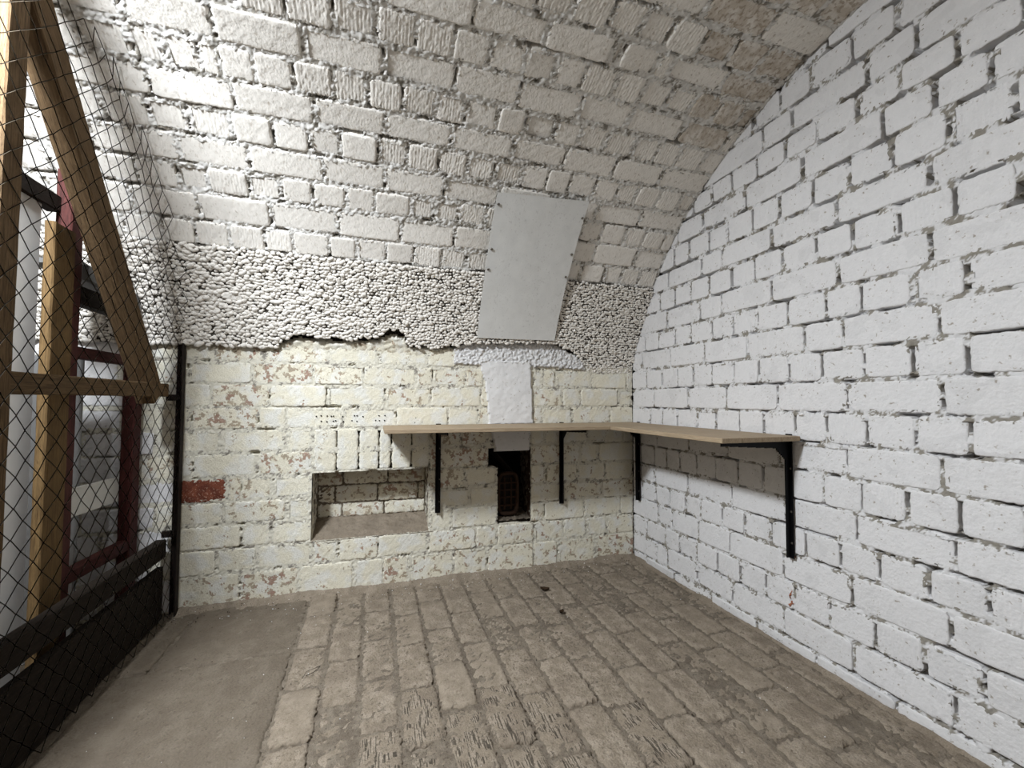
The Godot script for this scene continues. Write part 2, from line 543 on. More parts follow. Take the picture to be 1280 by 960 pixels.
func make_materials():
	var n_lo := noise_bytes(1, .006, 4)
	var n_mid := noise_bytes(2, .02, 4)
	var n_hi := noise_bytes(3, .07, 4)
	var n_vhi := noise_bytes(4, .22, 2)
	var n_mid2 := noise_bytes(5, .016, 5)
	var n_hi2 := noise_bytes(6, .05, 5)
	var bump := normal_from(7, .03, 3.0)
	var bump_fine := normal_from(8, .09, 2.5)
	# white wash with brush mottling, scuffs and specks of missing paint
	var white := tex_from(512, func(q):
		var l := n_lo[q] / 255.0
		var m := n_mid[q] / 255.0
		var h := n_hi[q] / 255.0
		var v := n_vhi[q] / 255.0
		var c := Color(.865, .86, .86) * (1.0 - .06 * absf(m - .5) - .03 * (v - .5))
		if h > .74 and m > .52: c = c.lerp(Color(.56, .52, .47), clampf((h - .74) * 9, 0, .75))
		if l < .3: c = c * .975
		return c)
	M.paint = surface(white, 1.5, .85, bump_fine, .45)
	# the same wash on the vault, dustier
	var dusty := tex_from(512, func(q):
		var m := n_mid2[q] / 255.0
		var h := n_hi2[q] / 255.0
		var v := n_vhi[q] / 255.0
		var c := Color(.9, .882, .853) * (1.0 - .07 * absf(m - .5) - .04 * (v - .5))
		if h > .73: c = c.lerp(Color(.6, .55, .49), clampf((h - .73) * 8, 0, .6))
		return c)
	M.vault_paint = surface(dusty, 1.6, .88, bump_fine, .55)
	M.pebble = surface(dusty, 1.6, .85, bump_fine, .4)
	M.pebble.albedo_color = Color(1, 1, 1)
	M.sooty = surface(tex_from(512, func(q):
		var m := n_mid2[q] / 255.0
		var h := n_hi2[q] / 255.0
		return Color(.76, .72, .67).lerp(Color(.86, .84, .81), clampf((m - .38) * 3.5, 0, 1)).lerp(Color(.55, .49, .42), clampf((h - .56) * 5, 0, .6))), 1.6, .9, bump_fine, .5)
	# cream distemper that flakes down to plaster and brick
	for w in 4:
		var lim: float = [.86, .75, .66, .575][w]
		M["cream%d" % w] = surface(tex_from(512, func(q):
			var l := n_lo[(q + 5000 * w) % n_lo.size()] / 255.0
			var m := n_mid2[(q + 9000 * w) % n_mid2.size()] / 255.0
			var h := n_hi2[q] / 255.0
			var v := n_vhi[q] / 255.0
			var c := Color(.87, .85, .78).lerp(Color(.875, .87, .84), clampf((l - .4) * 3, 0, 1)) * (1.0 - .06 * (v - .5))
			# hairline edges of old paint layers
			if absf(h - .56) < .012 or absf(h - .42) < .008: c = c.lerp(Color(.62, .57, .48), .5)
			var peel := m * .66 + h * .34 + (v - .5) * .07
			if peel > lim - .03: c = c.lerp(Color(.76, .72, .62), .6)
			if peel > lim: c = Color(.66, .61, .53).lerp(Color(.57, .51, .44), clampf((v - .3) * 1.6, 0, 1))
			if peel > lim + .045 and l > .5: c = Color(.58, .46, .4).lerp(Color(.64, .53, .47), v)
			return c), 2.3, .9, bump_fine, .7)
	M.red_brick = surface(tex_from(512, func(q):
		var h := n_hi[q] / 255.0
		var m := n_mid2[q] / 255.0
		var v := n_vhi[q] / 255.0
		var c := Color(.5, .29, .22).lerp(Color(.4, .22, .17), clampf((m - .35) * 3, 0, 1)) * (.9 + .2 * v)
		if h > .72: c = c.lerp(Color(.8, .7, .62), .7)
		return c), 2.3, .9, bump_fine, .6)
	M.plaster = surface(white, 1.1, .85, bump, .3)
	M.plaster.albedo_color = Color(1, 1, .995)
	# floor: trodden brick and dust
	var fl := func(q: int, dark: float) -> Color:
		var l := n_lo[q] / 255.0
		var m := n_mid2[q] / 255.0
		var h := n_hi2[q] / 255.0
		var v := n_vhi[q] / 255.0
		var c := Color(.515, .47, .412).lerp(Color(.585, .54, .482), clampf((m - .35) * 2.6, 0, 1))
		c = c.lerp(Color(.46, .415, .365), clampf((l - .5) * 2.2, 0, .6))
		c = c * (.9 + .3 * (v - .25))
		if h > .7 - dark: c = c.lerp(Color(.34, .3, .255), clampf((h - .7 + dark) * 5, 0, .6))
		if v > .95 and m > .5: c = Color(.74, .71, .66)
		return c
	M.floor0 = surface(tex_from(512, fl.bind(0.0)), 1.7, .95, bump_fine, 1.2)
	M.floor1 = surface(tex_from(512, fl.bind(.06)), 1.9, .95, bump_fine, 1.3)
	M.floor2 = surface(tex_from(512, func(q):
		var c: Color = fl.call(q, .02)
		return c.lerp(Color(.545, .5, .44), .3)), 1.8, .95, bump_fine, .7)
	# bricks whose top has worn away in dark ribs
	M.floor3 = surface(tex_from(512, func(q):
		var c: Color = fl.call(q, .03)
		var xx: int = (q % 512) * 3 % 512
		var y0 := int(q / 512 / 5)
		var rib: float = lerpf(n_hi2[y0 * 512 + xx], n_hi2[(y0 + 1) * 512 + xx], (q / 512 % 5) / 5.0) / 255.0
		if rib > .56 and n_mid2[q] > 125: c = c.lerp(Color(.2, .18, .155), .75)
		return c), 1.9, .95, bump_fine, .9)
	M.slab = surface(tex_from(512, func(q):
		var c: Color = fl.call(q, 0.0)
		return c.lerp(Color(.42, .38, .33), .5) * .9), 1.4, .95, bump_fine, 1.1)  # tone lowered to carry the shade over the slabs by the fence
	M.dirt = surface(tex_from(512, func(q):
		var c: Color = fl.call(q, .05)
		return c * .84), 2.3, .98, bump_fine, .9)
	M.mortar = plain(Color.WHITE, .92)
	M.mortar.vertex_color_use_as_albedo = true
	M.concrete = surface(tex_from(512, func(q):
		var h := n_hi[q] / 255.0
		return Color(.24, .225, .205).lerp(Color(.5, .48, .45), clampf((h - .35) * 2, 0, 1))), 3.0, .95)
	# wood
	var grain := noise_bytes(21, .012, 5)
	var grain2 := noise_bytes(22, .045, 4)
	var wood := func(q: int, a: Color, b: Color, c: Color) -> Color:
		var x := q % 512
		var y := q / 512
		var g: float = grain[(x * 4) % 512 + (y % 512) * 512] / 255.0
		var g2: float = grain2[(x * 2) % 512 + ((y / 2) % 512) * 512] / 255.0
		var k := a.lerp(b, clampf((g - .3) * 2.2, 0, 1))
		return k.lerp(c, clampf((g2 - .58) * 4, 0, .8))
	# texture v runs along the timber (its own y), so it is stretched in y
	M.timber = surface(tex_from(512, func(q): return wood.call(q, Color(.42, .34, .245), Color(.34, .27, .19), Color(.23, .175, .12))), Vector3(5, .9, 5), .85, bump_fine, .3, false)
	M.bright_timber = surface(tex_from(512, func(q): return wood.call(q, Color(.45, .36, .235), Color(.38, .3, .195), Color(.28, .21, .13))), Vector3(5, .9, 5), .8, bump_fine, .25, false)
	M.dark_timber = surface(tex_from(512, func(q): return wood.call(q, Color(.17, .14, .115), Color(.13, .105, .085), Color(.08, .065, .055))), Vector3(5, .9, 5), .9, bump_fine, .3, false)
	M.red_timber = surface(tex_from(512, func(q): return wood.call(q, Color(.33, .18, .165), Color(.27, .14, .13), Color(.18, .1, .09))), Vector3(5, .9, 5), .7, bump_fine, .2, false)
	M.oak = surface(tex_from(512, func(q): return wood.call(q, Color(.65, .58, .485), Color(.59, .52, .43), Color(.48, .41, .325))), Vector3(7, .8, 7), .6, bump_fine, .15, false)
	M.oak_edge = surface(tex_from(512, func(q): return wood.call(q, Color(.62, .49, .355), Color(.53, .405, .285), Color(.38, .28, .19))), Vector3(9, .9, 9), .65, bump_fine, .15, false)
	M.black_metal = plain(Color(.045, .045, .055), .45, .3)
	M.screw = plain(Color(.5, .48, .45), .4, .8)
	M.wire = plain(Color(.6, .55, .48), .6)
	M.iron = surface(tex_from(512, func(q):
		var h := n_hi[q] / 255.0
		return Color(.11, .095, .09).lerp(Color(.24, .15, .1), clampf((h - .55) * 4, 0, 1))), 4, .7)
	M.zinc = surface(tex_from(512, func(q):
		var m := n_mid[q] / 255.0
		var v := n_vhi[q] / 255.0
		var l := n_lo[q] / 255.0
		var c := Color(.88, .88, .87) * (.97 + .05 * (v - .5) + .06 * (m - .5))
		if n_hi[q] > 190 and l > .5: c = c.lerp(Color(.66, .65, .64), .5)
		return c), 1.3, .55, bump, .06)
	M.zinc.metallic = .0
	M.white_board = surface(tex_from(512, func(q):
		return Color(.84, .835, .82) * (.985 + .03 * (n_mid[q] / 255.0 - .5))), 1.0, .5)
	M.grey_board = plain(Color(.5, .5, .5), .8)
	M.rust_stain = plain(Color(.66, .44, .34), .95)
	M.soot = plain(Color(.03, .027, .025), .95)  # real soot in the flue; on the brick holes it stands for shade
	M.leaf = plain(Color(.2, .15, .1), .9)
	M.crumb = surface(white, 3.0, .9)
	M.rust = surface(tex_from(512, func(q): return Color(.27, .19, .14).lerp(Color(.16, .12, .095), n_hi[q] / 255.0)), 5.0, .9, bump_fine, .8)

# ---------------------------------------------------------------- scene
func _ready():
	# camera
	var cam := Camera3D.new()
	cam.name = "camera"
	cam.position = Vector3(-1.6923, 1.05, 2.5773)
	cam.rotation = Vector3(.038894, -.309472, .0035695)
	cam.fov = 83.1913
	cam.near = .02
	add_child(cam)
	cam.current = true
	# no sky reaches the cellar
	var we := WorldEnvironment.new()
	we.name = "world"
	var env := Environment.new()
	env.background_mode = Environment.BG_COLOR
	env.background_color = Color.BLACK
	env.tonemap_mode = Environment.TONE_MAPPER_LINEAR
	env.tonemap_exposure = 1.0
	env.sdfgi_enabled = true
	env.ssao_enabled = true
	env.ssil_enabled = true
	we.environment = env
	add_child(we)

	rng.seed = 20
	na.seed = 11
	na.frequency = 1.0
	na.noise_type = FastNoiseLite.TYPE_SIMPLEX_SMOOTH
	na.fractal_octaves = 3
	nb.seed = 12
	nb.frequency = 1.0
	nb.fractal_octaves = 2
	nc.seed = 13
	nc.frequency = 1.0
	nc.fractal_octaves = 2
	make_materials()
	build_lamp()
	build_shell()
	build_right_wall()
	build_back_wall()
	build_vault()
	build_floor()
	build_shelf()
	build_fence()
	build_neighbour()
	build_small_things()

func build_lamp():
	var t := thing("ceiling_lamp", "round opal ceiling lamp under the crown of the vault", "lamp", LAMP_AT)
	obj("base", lathe([Vector2(.001, .15), Vector2(.13, .15), Vector2(.165, .13), Vector2(.165, .085), Vector2(.15, .08)], 32), plain(Color(.85, .85, .85), .5), t)
	var glow := StandardMaterial3D.new()
	glow.albedo_color = Color(.95, .95, .93)
	glow.emission_enabled = true
	glow.emission = Color(.95, .975, 1)
	glow.emission_energy_multiplier = 5.0
	var pr := []
	for q in 9:
		var a := PI / 2 * q / 8
		pr.append(Vector2(maxf(.15 * cos(a), .001), .08 - .085 * sin(a)))
	obj("opal_shade", lathe(pr, 32), glow, t)
	var l := OmniLight3D.new()
	l.name = "lamp_light"
	l.light_color = Color(.95, .975, 1)
	l.light_energy = 2.75
	l.light_size = .16
	l.omni_range = 12
	l.omni_attenuation = 2
	l.shadow_enabled = true
	l.position = Vector3(0, .03, 0)
	t.add_child(l)
	# most of its light leaves through the flat underside
	var f := AreaLight3D.new()
	f.name = "lamp_face"
	f.light_color = l.light_color
	f.light_energy = 9.6
	f.area_size = Vector2(.27, .27)
	f.area_range = 12
	f.shadow_enabled = true
	f.position = Vector3(0, -.012, 0)
	f.rotation.x = -PI / 2
	t.add_child(f)

func structure(called: String, mesh: Mesh, m: Material, label: String, category: String) -> MeshInstance3D:
	var o := obj(called, mesh, m)
	tag(o, label, category, "", "structure")
	return o

func build_shell():
	# what closes the cellar off, unseen; dark tones hold bounced light down
	var st := begin()
	add_cbox(st, Vector3(5.6, 1.7, .2), .005, Vector3(-2.6, .7, 3.53))
	structure("wall_front", st.commit(), M.dark_timber, "unseen wall facing the niche, darkened to cut bounced light", "wall")
	st = begin()
	add_cbox(st, Vector3(.2, 2.9, 3.9), .005, Vector3(-5.3, 1.3, 1.7))
	structure("wall_left", st.commit(), M.sooty, "unseen wall closing the far end, darkened to cut bounced light", "wall")

func build_right_wall():
	var w := structure("wall_right", mortar_mesh(RIGHT, RIGHT_ROWS, 0.0, 2.46, {"cell": .005, "base": -.003, "amp": .006, "gate": .1, "speck": .06, "upright": .1, "hollow": .04, "rise": .17, "white": Color(.67, .66, .66)}), M.mortar, "white painted brick end wall with dark open joints", "wall")
	var q := 0
	for r in RIGHT_ROWS:
		var head: bool = (r[2][4] - r[2][3]) < .2
		for i in r[2].size() - 1:
			q += 1
			var fl := head and (q * 7919) % 5 == 0
			var m := brick_mesh(RIGHT, r[2][i], r[2][i + 1], r[0], r[1], {"gap": .0045 if r[0] < 1.4 else .0062, "fluted": fl, "rough": .0016, "uneven": .0016, "round": .006, "edge": .004, "cell": .012})
			if m: obj("brick", m, M.paint, w)
	# rust below a bracket
	for e in [[1.178, .40, .008, .01], [1.165, .195, .009, .02], [1.165, .235, .004, .02]]:
		var ov := PackedVector2Array()
		for h in 10: ov.append(Vector2(e[0] + e[2] * cos(TAU * h / 10), e[1] + e[3] * sin(TAU * h / 10)))
		tag(obj("rust_stain", coat_mesh(RIGHT, ov, .003, .0035, .004, 60, 0.0, .014), M.rust_stain, w), "orange rust stain")
	# the rest of the wall towards the viewer's side
	var st := begin()
	add_cbox(st, Vector3(.06, 2.9, 1.2), .002, Vector3(.03, 1.3, 3.05))
	obj("plain_end", st.commit(), M.paint, w)
	st = begin()
	add_cbox(st, Vector3(.2, 2.9, 3.9), .005, Vector3(.165, 1.3, 1.7))
	obj("core", st.commit(), M.concrete, w)

func build_back_wall():
	var skip := [[-2.0, -1.374, .292, .655], [-.958, -.744, .302, .76], [-1.016, -.958, .64, .76]]
	var w := structure("wall_back", mortar_mesh(BACK, BACK_ROWS, -3.45, 0.0, {"cell": .0055, "base": -.001, "amp": .006, "gate": .42, "speck": .35, "upright": .0, "hollow": .03, "white": Color(.63, .6, .51), "skip": skip}), M.mortar, "cream distempered back wall of flaking bricks with niche", "wall")
	for ri in BACK_ROWS.size():
		var r: Array = BACK_ROWS[ri]
		for i in r[2].size() - 1:
			var a: float = r[2][i]
			var b: float = r[2][i + 1]
			var mid := (a + b) / 2
			if ri >= 2 and ri <= 6 and mid > -2.0 and mid < -1.374: continue
			if ri >= 2 and ri <= 5 and mid > -.958 and mid < -.744: continue
			if ri == 5 and mid > -1.016 and mid < -.744: continue
			if ri >= 6 and mid > -1.016 and mid < -.744 and b - a < .4 and ri <= 6: continue
			var m := brick_mesh(BACK, a, b, r[0], r[1], {"gap": .003, "rough": .0032, "uneven": .0022, "round": .008, "edge": .006, "cell": .011})
			if not m: continue
			var kind := rng.randf()
			var mt: Material = M.cream0 if kind < .3 else (M.cream1 if kind < .68 else (M.cream2 if kind < .92 else M.cream3))
			if b < -2.6: mt = M.paint
			elif mid < -2.4 and ri == 4: mt = M.red_brick
			elif ri <= 1 and mid > -1.4 and mid < -.7: mt = M.cream2
			var o := obj("brick", m, mt, w)
			if mt == M.red_brick: tag(o, "bare red brick without paint")
	# bricks on end over the niche
	var so := [-2.0, -1.882, -1.768, -1.657, -1.591, -1.479, -1.374]
	for i in 6:
		var m := brick_mesh(BACK, so[i], so[i + 1], .657, .897, {"gap": .003, "rough": .004, "uneven": .002, "round": .01, "edge": .007, "cell": .011, "deep": .06})
		obj("soldier_brick", m, M.cream0 if i in [1, 2, 3] else M.cream1, w)
	var st := begin()
	# the core leaves the niche and the flue free
	for r in [[-5.3, -2.0, -.1, 1.5], [-2.0, -1.374, -.1, .29], [-2.0, -1.374, .655, 1.5], [-1.374, -1.016, -.1, 1.5], [-1.016, -.744, -.1, .30], [-1.016, -.744, .76, 1.5], [-1.016, -.958, .3, .64], [-.744, .04, -.1, 1.5]]:
		add_cbox(st, Vector3(r[1] - r[0], r[3] - r[2], .23), .001, Vector3((r[0] + r[1]) / 2, (r[2] + r[3]) / 2, -.175))
	add_cbox(st, Vector3(5.4, 1.7, .1), .001, Vector3(-2.6, .7, -.33))
	obj("core", st.commit(), M.dirt, w)
	# the niche: cheeks, sill, head and the bricks at its back
	niche(w)
	hatch(w)
	# plaster patched over the flue, rough above and trowelled below
	var rough := PackedVector2Array([Vector2(-1.235, 1.375), Vector2(-1.1, 1.425), Vector2(-.6, 1.43), Vector2(-.46, 1.36), Vector2(-.38, 1.315), Vector2(-.355, 1.25), Vector2(-.56, 1.262), Vector2(-.72, 1.262), Vector2(-.76, 1.28), Vector2(-1.05, 1.28), Vector2(-1.1, 1.262), Vector2(-1.24, 1.27)])
	var pa := obj("rough_plaster", coat_mesh(BACK, rough, .006, .012, .015, 52), M.plaster, w)
	tag(pa, "lumpy white plaster under the metal plate")
	var smooth_ := PackedVector2Array([Vector2(-1.09, 1.3), Vector2(-.745, 1.3), Vector2(-.735, 1.1), Vector2(-.73, .9), Vector2(-1.02, .9), Vector2(-1.03, 1.05), Vector2(-1.045, 1.16)])
	tag(obj("smooth_plaster", coat_mesh(BACK, smooth_, .0075, .013, .0035, 9), M.plaster, w), "smooth white plaster strip over the old flue")
	obj("rubble_top", coat_mesh(VAULT, PackedVector2Array([Vector2(-2.2, .64), Vector2(-2.1, .685), Vector2(-1.9, .675), Vector2(-1.68, .69), Vector2(-1.6, .725), Vector2(-1.53, .715), Vector2(-1.49, .66), Vector2(-1.2, .665), Vector2(-1.2, .6), Vector2(-2.2, .6)]), .009, .006, .01, 25, -.014, .012), M.cream2, w)
	# flush dark blocks, coloured for the shade inside holes of the perforated bricks
	st = begin()
	for x in [-1.985, -1.965, -1.935, -1.914, -1.9, -1.889, -1.852, -1.805, -1.79, -1.777, -1.745, -1.682, -1.66, -1.63, -1.515, -1.487, -1.46, -1.423]:
		for y in [.962, .935]:
			if rng.randf() < .2: continue
			add_cbox(st, Vector3(.0075, .0075, .006), .0025, Vector3(x + rng.randf_range(-.003, .003), y + rng.randf_range(-.003, .003) - (.012 if x > -1.6 else 0.0), .002))
	tag(obj("hole_shade", st.commit(), M.soot, w), "", "", "", "stuff")

func box_grid(k: int, s0: float, s1: float, t0: float, t1: float, d0: float, rough_: float, cell := .014) -> ArrayMesh:
	var nu := maxi(2, int((s1 - s0) / cell) + 2)
	var nv := maxi(2, int((t1 - t0) / cell) + 2)
	var P := PackedVector3Array()
	for j in nv:
		for i in nu:
			var s := lerpf(s0, s1, float(i) / (nu - 1))
			var t := lerpf(t0, t1, float(j) / (nv - 1))
			P.append(sp(k, s, t, d0 + rough_ * na.get_noise_3d(s * 28, t * 28, d0 * 9) + rough_ * .5 * nb.get_noise_3d(s * 110, t * 110, 4)))
	return grid_mesh(P, nu, nv)

# a free patch spanned by o, u, v (u x v faces the viewer), roughened along its normal
func free_grid(o: Vector3, u: Vector3, v: Vector3, rough_: float, cell := .014) -> ArrayMesh:
	var nu := maxi(2, int(u.length() / cell) + 2)
	var nv := maxi(2, int(v.length() / cell) + 2)
	var n := u.cross(v).normalized()
	var P := PackedVector3Array()
	for j in nv:
		for i in nu:
			var p := o + u * (float(i) / (nu - 1)) + v * (float(j) / (nv - 1))
			P.append(p + n * rough_ * (na.get_noise_3dv(p * 28) + .5 * nb.get_noise_3dv(p * 110)))
	return grid_mesh(P, nu, nv)

func niche(w: Node):
	var D := .2
	obj("niche_back", box_grid(BACK, -2.03, -1.34, .27, .68, -D - .01, .006), M.dirt, w)
	for r in [[.355, .44, [-2.0, -1.86, -1.62, -1.374]], [.44, .545, [-2.0, -1.9, -1.66, -1.42, -1.374]], [.545, .66, [-2.0, -1.86, -1.6, -1.374]]]:
		for i in r[2].size() - 1:
			var m := brick_mesh(BACK, r[2][i], r[2][i + 1], r[0], r[1], {"gap": .003, "lift": -D, "rough": .006, "uneven": .004, "round": .01, "edge": .008, "cell": .012})
			if m: obj("niche_brick", m, M.cream2 if rng.randf() < .5 else M.cream3, w)
	obj("niche_cheek", free_grid(Vector3(-2.0, .27, -.012), Vector3(0, 0, -D - .02), Vector3(0, .4, 0), .004), M.cream1, w)
	obj("niche_cheek", free_grid(Vector3(-1.374, .27, -D - .02), Vector3(0, 0, D + .008), Vector3(0, .4, 0), .004), M.cream1, w)
	obj("niche_head", free_grid(Vector3(-2.02, .657, -D - .02), Vector3(.67, 0, 0), Vector3(0, 0, D), .004), M.cream3, w)
	obj("niche_sill", free_grid(Vector3(-2.02, .287, .002), Vector3(.67, 0, 0), Vector3(0, .08, -D - .03), .008, .009), M.floor2, w)

func hatch(w: Node):
	# the opened flue under the shelf
	var D := .2
	obj("flue_back", box_grid(BACK, -1.05, -.71, .27, .8, -D, .012), M.soot, w)
	obj("flue_cheek", free_grid(Vector3(-.958, .28, 0), Vector3(0, 0, -D), Vector3(0, .37, 0), .008), M.rust, w)
	obj("flue_cheek", free_grid(Vector3(-1.016, .64, 0), Vector3(0, 0, -D), Vector3(0, .13, 0), .008), M.soot, w)
	obj("flue_cheek", free_grid(Vector3(-.744, .28, -D), Vector3(0, 0, D), Vector3(0, .5, 0), .01), M.rust, w)
	obj("flue_ledge", free_grid(Vector3(-1.02, .64, 0), Vector3(.065, 0, 0), Vector3(0, 0, -D), .006), M.rust, w)
	obj("flue_bottom", free_grid(Vector3(-.97, .315, .0), Vector3(.24, 0, 0), Vector3(0, .03, -D), .012, .01), M.dirt, w)
	obj("flue_head", free_grid(Vector3(-1.02, .765, -D), Vector3(.28, 0, 0), Vector3(0, 0, D), .006), M.soot, w)
	var poly := PackedVector2Array([Vector2(-1.006, .91), Vector2(-1.0, .82), Vector2(-.985, .81), Vector2(-.978, .742), Vector2(-.752, .738), Vector2(-.752, .82), Vector2(-.738, .91)])
	obj("flue_cover", coat_mesh(BACK, poly, .007, .012, .002, 8, 0.0, .003), M.plaster, w)
	# a ribbed block below the opening
	var m := brick_mesh(BACK, -.957, -.795, .175, .30, {"gap": .004, "rough": .004, "lift": .002, "round": .008})
	obj("brick", m, M.cream1, w)
	# iron soot door standing in the flue
	var t := thing("soot_door", "rusty iron soot door with barred grid inside the flue hole", "vent", Vector3(-.88, .335, -.045))
	var st := begin()
	var R := []
	for q in 24:
		var a := TAU * q / 24
		var x := signf(cos(a)) * pow(absf(cos(a)), .45) * .062
		var y := signf(sin(a)) * pow(absf(sin(a)), .45) * .125
		R.append(Vector2(x, y + .135))
	for q in 24:
		var p: Vector2 = R[q]
		var p2: Vector2 = R[(q + 1) % 24]
		var dir := (p2 - p).normalized()
		add_cbox(st, Vector3((p2 - p).length() + .006, .02, .035), .005, Vector3((p.x + p2.x) / 2, (p.y + p2.y) / 2, 0), Basis(Vector3(0, 0, 1), dir.angle()))
	obj("frame", st.commit(), M.rust, t)
	for y in [.06, .11, .155, .2]:
		st = begin()
		add_cbox(st, Vector3(.115, .009, .02), .003, Vector3(0, y, 0))
		obj("bar", st.commit(), M.rust, t)
	for x in [-.022, .022]:
		st = begin()
		add_cbox(st, Vector3(.009, .2, .018), .003, Vector3(x, .135, .002))
		obj("bar", st.commit(), M.rust, t)
	st = begin()
	add_cbox(st, Vector3(.11, .23, .01), .003, Vector3(0, .135, -.02))
	obj("plate", st.commit(), M.iron, t)
	# bent pipe above it
	var p := thing("flue_pipe", "short sooty bent pipe above the soot door", "pipe", Vector3(-.94, .655, -.11))
	var P := PackedVector3Array()
	for j in 13:
		var a := j / 12.0
		var c := Vector3(-.03 + .10 * a + .05 * a * a, .08 - .11 * a - .06 * a * a, -.02 + .03 * a)
		for i in 13:
			var an := TAU * i / 12
			P.append(c + Vector3(sin(an) * .016, cos(an) * .013, sin(an + 1.0) * .018))
	obj("tube", grid_mesh(P, 13, 13), M.iron, p)

func build_vault():
	var w := structure("ceiling", mortar_mesh(VAULT, VAULT_ROWS, -3.3, 0.0, {"cell": .0055, "base": -.001, "amp": .0085, "gate": .3, "speck": .28, "upright": .04, "hollow": .038, "white": Color(.68, .665, .635)}), M.mortar, "whitewashed brick barrel vault with lumpy mortar joints", "vault")
	var q := 0
	for ri in VAULT_ROWS.size():
		var r: Array = VAULT_ROWS[ri]
		for i in r[2].size() - 1:
			q += 1
			var a: float = r[2][i]
			var b: float = r[2][i + 1]
			var mid := (a + b) / 2
			var fl := b - a < .19 and (q * 7919) % 9 < 5
			if ri < 4 and mid > -1.08 and mid < -.66: fl = false
			var m := brick_mesh(VAULT, a, b, r[0], r[1], {"gap": .0055, "fluted": fl, "rough": .0022, "uneven": .003, "round": .008, "edge": .006})
			if not m: continue
			var soot := ri >= 7 and mid > -.3 - .07 * (ri - 7) and rng.randf() < .8
			obj("brick", m, M.sooty if soot else M.vault_paint, w)
	# shell over the bricks and the plain rest of the barrel behind the viewer
	for part in [[.5, 2.8, .06, "shell"], [2.79, 5.2, -.002, "plain_barrel"], [.5, 5.2, .16, "outer_shell"]]:
		var P := PackedVector3Array()
		var nv := 60
		var nu := 30
		for j in nv + 1:
			for i in nu + 1:
				P.append(sp(VAULT, lerpf(-5.4, .05, float(i) / nu), lerpf(part[0], part[1], float(j) / nv), -part[2]))
		obj(part[3], grid_mesh(P, nu + 1, nv + 1), M.concrete if part[3] != "plain_barrel" else M.sooty, w)  # the unseen barrel takes the sooty tone to cut bounced light
	obj("plain_barrel", box_grid(VAULT, -5.4, -3.28, 1.13, 2.8, .0, .004, .05), M.vault_paint, w)
	build_band()
	# sheet metal plate screwed over the flue
	var t := thing("metal_plate", "grey galvanised metal sheet screwed over the vault and pebbled band", "metal sheet", sp(VAULT, -.87, .76, .02))
	var P2 := PackedVector3Array()
	var C := [Vector2(-1.112, .752), Vector2(-.614, .758), Vector2(-.634, 1.613), Vector2(-1.126, 1.587)]
	for j in 25:
		for i in 17:
			var u := i / 16.0
			var v := j / 24.0
			var p: Vector2 = C[0].lerp(C[1], u).lerp(C[3].lerp(C[2], u), v)
			P2.append(sp(VAULT, p.x, p.y, .03 + .016 * sin(PI * v) + .002 * na.get_noise_2d(p.x * 4, p.y * 4)) - t.position)
	obj("sheet", thick(P2, 17, 25, .002), M.zinc, t)
	for p in [[-1.112, 1.531], [-1.104, 1.291], [-1.104, 1.175], [-.644, 1.522], [-.642, 1.313], [-.64, 1.175]]:
		var v: float = (p[1] - .755) / .845
		var st := begin()
		add_cbox(st, Vector3(.013, .013, .006), .0025)
		var s := obj("screw", st.commit(), M.screw, t, sp(VAULT, p[0], p[1], .0335 + .016 * sin(PI * v)) - t.position)
		s.rotation.x = -p[1] / VR + PI * .0 + p[1] / VR * 2

func thick(P: PackedVector3Array, nu: int, nv: int, th: float) -> ArrayMesh:
	# a bent sheet with thickness: front, back and rim
	var st := SurfaceTool.new()
	st.begin(Mesh.PRIMITIVE_TRIANGLES)
	st.append_from(grid_mesh(P, nu, nv), 0, Transform3D.IDENTITY)
	var N := PackedVector3Array()
	var n := (P[nu - 1] - P[0]).cross(P[(nv - 1) * nu] - P[0]).normalized()
	var B := PackedVector3Array()
	for j in nv:
		for i in nu: B.append(P[j * nu + nu - 1 - i] - n * th)
	st.append_from(grid_mesh(B, nu, nv), 0, Transform3D.IDENTITY)
	for e in [[0, 1, nu, -1], [(nv - 1) * nu, 1, nu, 1], [0, nu, nv, 1], [nu - 1, nu, nv, -1]]:
		var R := PackedVector3Array()
		for z in 2:
			for i in e[2]: R.append(P[e[0] + i * e[1]] - n * th * z)
		st.append_from(grid_mesh(R, e[2], 2), 0, Transform3D.IDENTITY)
	return st.commit()

func band_low(x: float) -> float:
	for i in BAND_EDGE.size() - 1:
		if x <= BAND_EDGE[i + 1][0]:
			return lerpf(BAND_EDGE[i][1], BAND_EDGE[i + 1][1], clampf((x - BAND_EDGE[i][0]) / (BAND_EDGE[i + 1][0] - BAND_EDGE[i][0]), 0, 1))
	return BAND_EDGE[BAND_EDGE.size() - 1][1]

